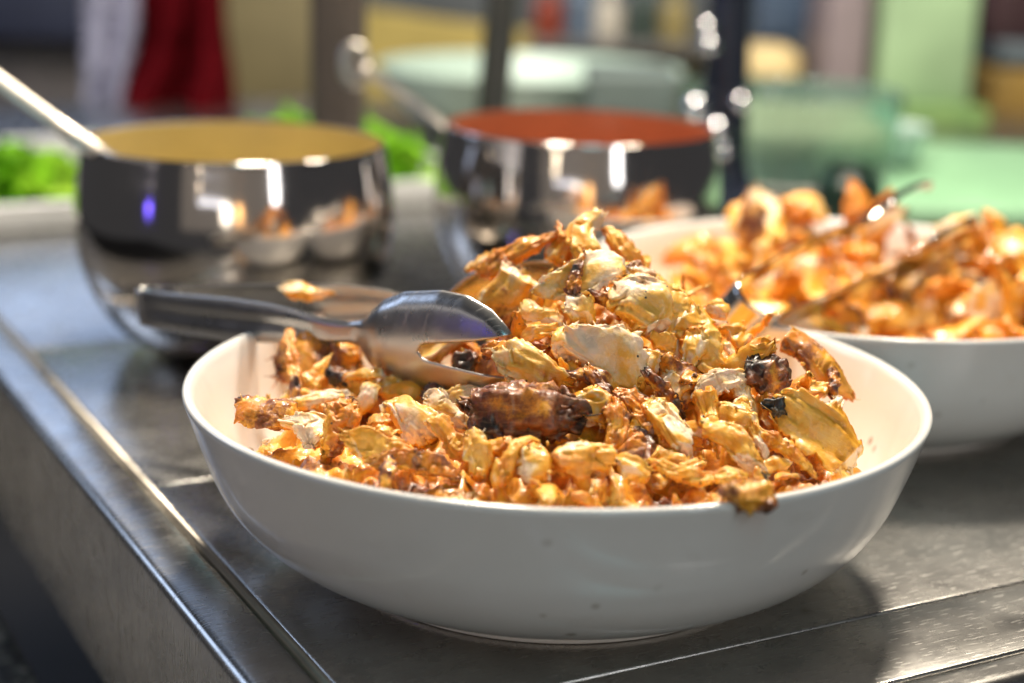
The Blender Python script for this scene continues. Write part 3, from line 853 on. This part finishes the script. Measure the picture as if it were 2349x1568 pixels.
def make_tongs(T, H1, H2, label, mat, scale=1.0, up=(0, 0, 1), gap=.007):
    root = empty('serving_tongs', T); tag(root, label, 'tongs', 'serving tongs')
    bpy.context.view_layer.update()
    T = np.array(T, float)
    mid = (np.array(H1) + np.array(H2)) / 2 - T; mid /= np.linalg.norm(mid)
    side = np.cross(mid, np.array(up, float)); side /= np.linalg.norm(side)
    if (np.array(H1) - np.array(H2)) @ side < 0: side = -side
    o1, o2 = T + side * gap, T - side * gap
    s1 = 1 if np.cross(np.array(H1) - o1, np.array(up)) @ side > 0 else -1
    a1, V1, N1 = tong_arm(o1 - T, np.array(H1) - o1, s1, mat, root, scale, up)
    a2, V2, N2 = tong_arm(o2 - T, np.array(H2) - o2, -s1, mat, root, scale, up)
    # the U-bend joining both arms
    verts = []; faces = []
    na = 19
    Vm = np.array(up, float) - mid * (np.array(up) @ mid); Vm /= np.linalg.norm(Vm)
    for k in range(na):
        a = math.pi * k / (na - 1)
        c = side * gap * math.cos(a) - mid * gap * 1.05 * math.sin(a)
        for j in range(7):
            w = -1 + 2 * j / 6
            verts.append(c + Vm * .01055 * scale * w)
    for k in range(na - 1):
        for j in range(6): faces.append((k * 7 + j, (k + 1) * 7 + j, (k + 1) * 7 + j + 1, k * 7 + j + 1))
    b = mesh_obj('spring_bend', verts, faces, mat, root)
    so = b.modifiers.new('solid', 'SOLIDIFY'); so.thickness = .0013 * scale; so.offset = 0
    return root


T1 = at(347, 703, .93)
H1 = at(1152, 800, .745)
H2 = at(1205, 700, .862)
make_tongs(T1, H1, H2, 'steel tongs with a slotted spoon head resting on the front bowl rim', M_TONG)
T2 = at(1722, 704, .905)
make_tongs(T2, at(2095, 452, 1.12), at(2185, 556, 1.085), 'blurred steel tongs lying in the rear bowl at right', mat_steel('polished_tong_steel', (.60, .58, .55), .10), .96, (.60, -.20, .75), .0150)

# scrap lying on the tongs' rear arm
p = at(705, 668, .885)
P, F, A = piece('slab', .030, .010, .006, 4001, .5, .0, .9, 48, 28, cross=.5)
o = mesh_obj('chicken_piece', P, F, M_CHICK, attrs=A); frame_obj(o, p, .95 * RT - .25 * UP, .4 * (EYE - p) + np.array([0, 0, 1.]))
tag(o, 'small orange chicken scrap stuck on the rear arm of the front tongs', 'chicken')

# ------------------------------------------------------------------ pots
POT = smooth_profile([(.040, .0), (.058, .0015), (.080, .012), (.099, .036), (.1105, .066), (.1130, .092), (.1110, .116), (.1070, .138), (.1052, .1475)], 8)
PIN = [(.1046, .1482), (.1036, .1478)] + smooth_profile([(.1034, .1465), (.1056, .134), (.109, .112), (.111, .090), (.1085, .066), (.097, .040)], 6)


def pot(c, label, incol, sauce):
    root = empty('sauce_pot', c); tag(root, label, 'pot', 'polished sauce pots')
    mesh_obj('body', *lathe_data([(.0005, .002)] + POT + PIN[:2], 128), M_POT, root)
    mesh_obj('lining', *lathe_data([(r - .0004, z) for r, z in PIN[1:]], 128), simple('pot_lining', incol, .28), root)
    pr = [(.0005, .058)] + [(r, .058 + .0006 * math.sin(r * 300)) for r in np.linspace(.01, .1040, 10)]
    mesh_obj('sauce', *lathe_data(pr, 64), simple('pot_sauce', sauce, .2), root)
    return root


PC1, PC2 = (-.199, 1.17, 0), (.048, 1.30, 0)
pot(PC1, 'mirror steel sauce pot with mustard yellow inside, at left', (.66, .545, .26), (.58, .43, .14))
pot(PC2, 'mirror steel sauce pot with orange red inside, behind the heap', (.56, .23, .115), (.46, .14, .05))


def ladle(label, pts, w, end=None, cup=None):
    root = empty('ladle', pts[0]); tag(root, label, 'ladle', 'ladles in the sauce pots')
    P = np.array(smooth_profile([tuple(q) for q in pts], 8)) - np.array(pts[0])
    m_ = mat_steel('ladle_steel', (.50, .46, .41), .38)
    hd_ = mesh_obj('handle', *tube_data(P, [w] * len(P), 14, .32, up=(.25, -.7, .66)), m_, root)
    if end is not None:
        a = np.linspace(0, 2 * np.pi, 25)
        loop = [P[-1] + np.array(end) * .0 + (.010 * math.cos(q)) * RT + (.017 * math.sin(q) + .0) * UP for q in a]
        mesh_obj('hook', *tube_data(loop, .0045, 10, up=(.1, 1, .2)), m_, hd_)
    cupp = smooth_profile([(.001, -.022), (.018, -.019), (.029, -.008), (.032, 0), (.0312, .0003), (.028, -.008), (.017, -.018), (.001, -.0207)], 5)
    c = mesh_obj('cup', *lathe_data(cupp, 40), m_, root); c.location = (0, 0, .008)
    return root


ladle('ladle with pale steel handle leaning out of the mustard pot', [(-.215, 1.16, .085), at(240, 366, 1.115) + np.array([0, 0, .002]), at(100, 262, 1.115), at(-120, 100, 1.115)], .0068)
ladle('ladle with hooked handle leaning out of the orange red pot', [(.02, 1.30, .085), at(1040, 305, 1.31), at(930, 222, 1.40), at(815, 150, 1.48)], .0055, end=(0, 0, 0))

# ------------------------------------------------------------------ background
def vbox(name, x0, x1, y0, y1, Y, depth, mat, label, cat, group=None, bev=.004, floor_z=None):
    """an upright box whose front face spans the given view rectangle at distance Y"""
    a = at(x0, y1, Y); b = at(x1, y0, Y)
    z0 = min(a[2], b[2]) if floor_z is None else floor_z
    o = mesh_obj(name, *box_data(a[0], b[0], Y, Y + depth, z0, max(a[2], b[2])), mat)
    mod_bevel(o, bev); tag(o, label, cat, group); return o


# lettuce tray
M_TRAY = simple('white_plastic', (.55, .55, .55), .45)
tray = empty('salad_tray'); tray.rotation_euler.z = TH
tag(tray, 'long white tray of green lettuce behind the mustard pot', 'tray')
x0, x1, y0, y1 = .12, .84, 1.58, 2.02; hgt = .026
V_, F_ = box_data(x0, x1, y0, y1, .001, .006); mesh_obj('tray_base', V_, F_, M_TRAY, tray)
for nm, b in (('tray_side', (x0, x1, y0, y0 + .012)), ('tray_side', (x0, x1, y1 - .012, y1)), ('tray_end', (x0, x0 + .012, y0 + .0125, y1 - .0125)), ('tray_end', (x1 - .012, x1, y0 + .0125, y1 - .0125))):
    o = mesh_obj(nm, *box_data(*b, .0065, hgt), M_TRAY, tray); mod_bevel(o, .003)


def lettuce():
    r = np.random.default_rng(3); V = []; F = []
    for k in range(300):
        nn = r.uniform(.16, .80); mm = r.uniform(1.62, 1.74 + .19 * min(1, max(0, (nn - .42) / .2)))
        x, y = nn * math.cos(TH) - mm * math.sin(TH), nn * math.sin(TH) + mm * math.cos(TH)
        z = .000 + .034 * (1 - ((mm - 1.82) / .2) ** 2) + .016 * vnoise(np.array([[nn * 8, mm * 8, 0.]]))[0] - .02 * math.exp(-((nn - .56) / .06) ** 2)
        c = np.array([x, y, z]); ax = r.normal(size=3); ax /= np.linalg.norm(ax); bx = np.cross(ax, r.normal(size=3)); bx /= np.linalg.norm(bx); nx = np.cross(ax, bx)
        L_, W_ = r.uniform(.045, .08), r.uniform(.028, .05); o0 = len(V); n = 7
        for i in range(n):
            for j in range(n):
                u, v = i / (n - 1) * 2 - 1, j / (n - 1) * 2 - 1
                ww = math.sqrt(max(.02, 1 - u * u))
                V.append(c + ax * u * L_ / 2 + bx * v * ww * W_ / 2 + nx * (.010 * u * u + .004 * math.sin(5 * v + 4 * u + k)))
        for i in range(n - 1):
            for j in range(n - 1): F.append((o0 + i * n + j, o0 + (i + 1) * n + j, o0 + (i + 1) * n + j + 1, o0 + i * n + j + 1))
    t = NT('lettuce_leaf'); v = t.coord(); g = t.noise(v, 16, 3)
    t.set(Base_Color=t.ramp(g, [(.3, (.09, .30, .008)), (.5, (.20, .46, .012)), (.72, (.36, .58, .05))]), Roughness=.7, Specular_IOR_Level=.2)
    o = mesh_obj('lettuce', V, F, t.m); tag(o, 'bright green shredded lettuce filling the white tray', 'lettuce', kind='stuff')


lettuce()

# posts of the serving stand
def post(name, pb, pt, w, mat, label, d=None):
    pb, pt = np.array(pb), np.array(pt); d = d or w
    V = []
    for p in (pb, pt):
        for sx, sy in ((-1, -1), (1, -1), (1, 1), (-1, 1)): V.append(p + np.array([sx * w / 2, sy * d / 2, 0]))
    F = [(0, 3, 2, 1), (4, 5, 6, 7)] + [(i, (i + 1) % 4, 4 + (i + 1) % 4, 4 + i) for i in range(4)]
    o = mesh_obj(name, V, F, mat); mod_bevel(o, w * .25, 3); tag(o, label, 'post'); return o


M_POST = simple('brown_metal', (.115, .092, .078), .45)
b = at(783, 300, 1.62)
post('stand_post', (b[0] - .004, 1.62, 0), (at(783, -60, 1.62)[0], 1.62, .62), .052, M_POST, 'dark brown upright post behind the mustard pot')
b = at(1128, 300, 1.85)
post('stand_post', (b[0] - .006, 1.85, 0), (at(1166, -40, 1.85)[0] + .02, 1.85, .60), .036, simple('dark_grey_metal', (.055, .057, .055), .4, .4), 'dark grey leaning post behind the orange red pot')

# big pale bowl and grey tub
def lathe_thing(name, c, prof, mat, label, cat):
    o = mesh_obj(name, *lathe_data(smooth_profile(prof, 6), 96), mat); o.location = c; tag(o, label, cat); return o


lathe_thing('mixing_bowl', (.015, 2.36, 0), [(.001, .002), (.12, .001), (.15, .012), (.19, .045), (.212, .084), (.216, .088), (.210, .087), (.18, .05), (.13, .02), (.001, .014)],
            simple('pale_mint_plastic', (.36, .46, .40), .35), 'large pale mint mixing bowl behind the dark grey post', 'bowl')
t_grey = simple('grey_green_plastic', (.10, .13, .125), .45)
tub = vbox('storage_tub', 1345, 1560, 178, 330, 1.98, .16, t_grey, 'grey green tub behind the orange red pot', 'tub', floor_z=0)

# bottle with shiny fittings
bc = at(1655, 330, 1.72)
root = empty('drink_dispenser', (bc[0], 1.72, 0)); tag(root, 'dark slim dispenser column with shiny chrome knobs', 'dispenser')
M_DARK = simple('dark_blue_glaze', (.018, .022, .035), .12); M_CHR = mat_steel('chrome', (.8, .8, .85), .05)
mesh_obj('column', *lathe_data(smooth_profile([(.045, 0), (.046, .02), (.030, .05), (.026, .10), (.022, .20), (.022, .30), (.028, .34), (.02, .40), (.001, .41)], 5), 48), M_DARK, root)
for (px, py, rr) in ((1622, 62, .010), (1628, 104, .012), (1597, 246, .017), (1645, 300, .017), (1700, 234, .012), (1660, 345, .012)):
    q = at(px, py, 1.685) - np.array([bc[0], 1.72, 0])
    prof = smooth_profile([(.0005, -1), (.55, -.83), (.98, -.2), (.98, .2), (.55, .83), (.0005, 1)], 5)
    rr *= .7; V, F = lathe_data([(a * rr, b_ * rr) for a, b_ in prof], 28)
    k = mesh_obj('knob', V * 1, F, M_CHR, root); k.location = q
    arm = [np.array([0, 0, q[2] - .004]), q]
    if np.linalg.norm(arm[1] - arm[0]) > .02: mesh_obj('knob_stem', *tube_data(arm, .004, 8, up=(0, .1, 1)), M_DARK, root)

# glass tub with beige content, mint board, panels
t = NT('green_glass'); t.set(Base_Color=(.50, .72, .62), Roughness=.04, Transmission_Weight=.85, IOR=1.45)
gt = at(1840, 330, 1.86)
root = empty('glass_tub', (gt[0], 1.95, 0)); tag(root, 'green glass tub of beige food behind the rear bowl', 'tub')
mesh_obj('wall', *lathe_data(smooth_profile([(.095, .001), (.118, .004), (.122, .05), (.128, .105), (.125, .106), (.118, .05), (.114, .008), (.001, .006)], 6), 72), t.m, root)
mesh_obj('beige_food', *lathe_data([(.0005, .080), (.05, .082), (.10, .078), (.113, .070), (.112, .012), (.001, .012)], 48), simple('beige_food', (.36, .32, .22), .6), root)
M_MINT = simple('mint_plastic', (.24, .44, .26), .4)
a = at(2010, 450, 1.72); bqq = at(2420, 350, 2.2)
brd = mesh_obj('cutting_board', *box_data(a[0] - .02, 1.2, 1.70, 2.20, .0, .022), M_MINT); mod_bevel(brd, .006)
tag(brd, 'mint green cutting board behind the rear bowl at right', 'board')
cup = at(2040, 330, 1.95)
lathe_thing('small_dish', (cup[0], 1.98, .022), [(.001, .002), (.03, .001), (.045, .02), (.052, .045), (.049, .045), (.04, .02), (.001, .008)], simple('pale_blue_glass', (.50, .62, .58), .2), 'small pale dish on the mint cutting board', 'dish')
jar = at(1965, 470, 1.66)
lathe_thing('sauce_jar', (jar[0], 1.70, 0), [(.001, .001), (.032, .002), (.034, .02), (.034, .045), (.024, .055), (.024, .065), (.001, .067)], simple('black_green_glass', (.012, .028, .02), .15), 'dark green jar between glass tub and cutting board', 'jar')

def vpanel(name, x0, x1, y0, y1, Y, mat, label, cat, depth=.05):
    return vbox(name, x0, x1, y0, y1, Y, depth, mat, label, cat, bev=.006)


vpanel('tall_box', 2010, 2255, -80, 250, 2.6, simple('pale_green_paint', (.33, .47, .27), .5), 'tall pale green box standing behind the cutting board', 'box', .2)
vpanel('tall_box', 1885, 2008, -80, 245, 2.62, simple('mauve_paint', (.24, .19, .20), .5), 'tall mauve grey box left of the pale green box', 'box', .2)
mossy = NT('mottled_green'); v = mossy.coord(); g = mossy.noise(v, 22, 3)
mossy.set(Base_Color=mossy.ramp(g, [(.35, (.06, .15, .045)), (.6, (.16, .26, .08))]), Roughness=.6)
vpanel('herb_box', 2020, 2275, 252, 345, 2.5, mossy.m, 'mottled dark green box below the pale green box', 'box', .1)
vpanel('yellow_basin', 1700, 1850, 115, 212, 2.7, simple('cream_yellow', (.62, .47, .22), .5), 'cream yellow container right of the chrome dispenser', 'container', .15).modifiers['bevel'].width = .03
vpanel('blue_crate', 1735, 1885, -60, 88, 2.9, simple('slate_blue', (.055, .085, .14), .4), 'slate blue crate above the cream yellow container', 'crate', .2)
vpanel('shelf_box', 2262, 2420, -60, 100, 2.8, simple('dark_maroon', (.045, .018, .022), .5), 'dark maroon box at the top right corner', 'box', .2)
vpanel('shelf_box', 2290, 2420, 105, 150, 2.75, simple('slate_grey', (.11, .14, .16), .5), 'slate grey box at the right picture edge', 'box', .2)
vpanel('shelf_box', 2265, 2420, 165, 278, 2.75, simple('mustard_brown', (.28, .17, .035), .5), 'mustard brown box at the right picture edge', 'box', .2)
vpanel('shelf_box', 2280, 2420, 282, 345, 2.7, simple('deep_red', (.10, .004, .008), .5), 'deep red box at the right picture edge above the board', 'box', .2)

# yellow counter with dark grey cabinet beyond
ycol = simple('yellow_laminate', (.52, .40, .12), .45)
def slope_panel(name, pts, Y, depth, mat, label, cat):
    V = [at(px, py, Y) for px, py in pts]; n = len(V)
    V2 = [p + np.array([0, depth, 0]) for p in V]
    F = [tuple(range(n))[::-1], tuple(range(n, 2 * n))] + [(i, (i + 1) % n, n + (i + 1) % n, n + i) for i in range(n)]
    o = mesh_obj(name, V + V2, F, mat, smooth=False); mod_bevel(o, .005); tag(o, label, cat); return o


slope_panel('far_counter', [(600, 300), (1780, 300), (1780, 118), (1200, 72), (840, 22), (600, -10)], 3.3, .3, ycol, 'yellow far counter front behind the mint bowl', 'counter')
slope_panel('far_cabinet', [(840, 18), (1200, 68), (1780, 114), (1900, 114), (1900, -90), (840, -90)], 3.32, .3, simple('slate_cabinet', (.095, .105, .115), .5), 'dark slate cabinet above the yellow far counter', 'cabinet')
vpanel('wall_panel', 505, 735, -80, 330, 3.0, simple('olive_panel', (.19, .155, .075), .6), 'olive brown panel left of the brown post', 'panel', .1)
vpanel('cabinet', -90, 200, 92, 360, 2.9, simple('taupe_cabinet', (.155, .14, .14), .5), 'taupe grey cabinet at the left edge', 'cabinet', .3)
vpanel('navy_crate', -90, 200, -80, 88, 2.85, simple('navy', (.028, .034, .065), .5), 'navy blue crate on the taupe cabinet at the top left', 'crate', .3)


def drape(name, pts_l, pts_r, Y, mat, label, cat, folds=3, amp=.03):
    """a hanging cloth with folds between two edges"""
    V = []; F = []; n = 36; m_ = 20
    L_ = np.array(smooth_profile(pts_l, 8)); R_ = np.array(smooth_profile(pts_r, 8))
    for i in range(n):
        l = L_[int(i / (n - 1) * (len(L_) - 1))]; r = R_[int(i / (n - 1) * (len(R_) - 1))]
        for j in range(m_):
            t = j / (m_ - 1); q = l * (1 - t) + r * t
            V.append(at(q[0], q[1], Y) + np.array([0, amp * math.sin(t * folds * 2 * math.pi + i * .05), 0]))
    for i in range(n - 1):
        for j in range(m_ - 1): F.append((i * m_ + j, (i + 1) * m_ + j, (i + 1) * m_ + j + 1, i * m_ + j + 1))
    o = mesh_obj(name, V, F, mat); so = o.modifiers.new('solid', 'SOLIDIFY'); so.thickness = .012
    tag(o, label, cat); return o


drape('cloth', [(190, -80), (195, 60), (185, 200), (180, 330)], [(345, -80), (335, 60), (310, 200), (290, 330)], 2.6, simple('lilac_white_cloth', (.42, .42, .55), .9, 0., Specular_IOR_Level=.1), 'hanging lilac white cloth left of the red cloth', 'cloth', 2, .02)
drape('cloth', [(330, -80), (330, 60), (300, 160), (255, 240), (255, 330)], [(515, -80), (515, 60), (525, 160), (530, 240), (530, 330)], 2.5, simple('dark_red_cloth', (.085, .002, .005), .9, 0., Specular_IOR_Level=.05), 'dark red cloth hanging behind the mustard pot', 'cloth', 2, .05)


# shelf and small bottles added as clutter to catch bokeh highlights
sh = vbox('far_shelf', 1210, 1890, 112, 122, 3.12, .16, simple('shelf_board', (.09, .085, .08), .5), 'thin dark shelf added to carry the clutter bottles in front of the slate cabinet', 'shelf')
ztop = max((sh.matrix_world @ Vector(c))[2] for c in sh.bound_box)
for k, (px, hh_, col, nm) in enumerate(((1255, .10, (.25, .05, .03), 'rust red'), (1330, .12, (.12, .16, .22), 'blue grey'), (1392, .09, (.55, .50, .42), 'cream'), (1470, .11, (.05, .07, .06), 'dark green'), (1545, .10, (.30, .24, .10), 'amber'), (1770, .12, (.07, .12, .25), 'blue'), (1835, .10, (.20, .26, .32), 'pale blue'))):
    lathe_thing('bottle', (at(px, 100, 3.2)[0], 3.2, ztop), [(.001, .0), (.026, .001), (.028, .01), (.028, hh_ * .6), (.012, hh_ * .78), (.011, hh_), (.001, hh_ + .001)], simple('bottle_glaze', col, .12), nm + ' clutter bottle added for bokeh on the far shelf below the slate cabinet', 'bottle')['group'] = 'bottles on the far shelf'
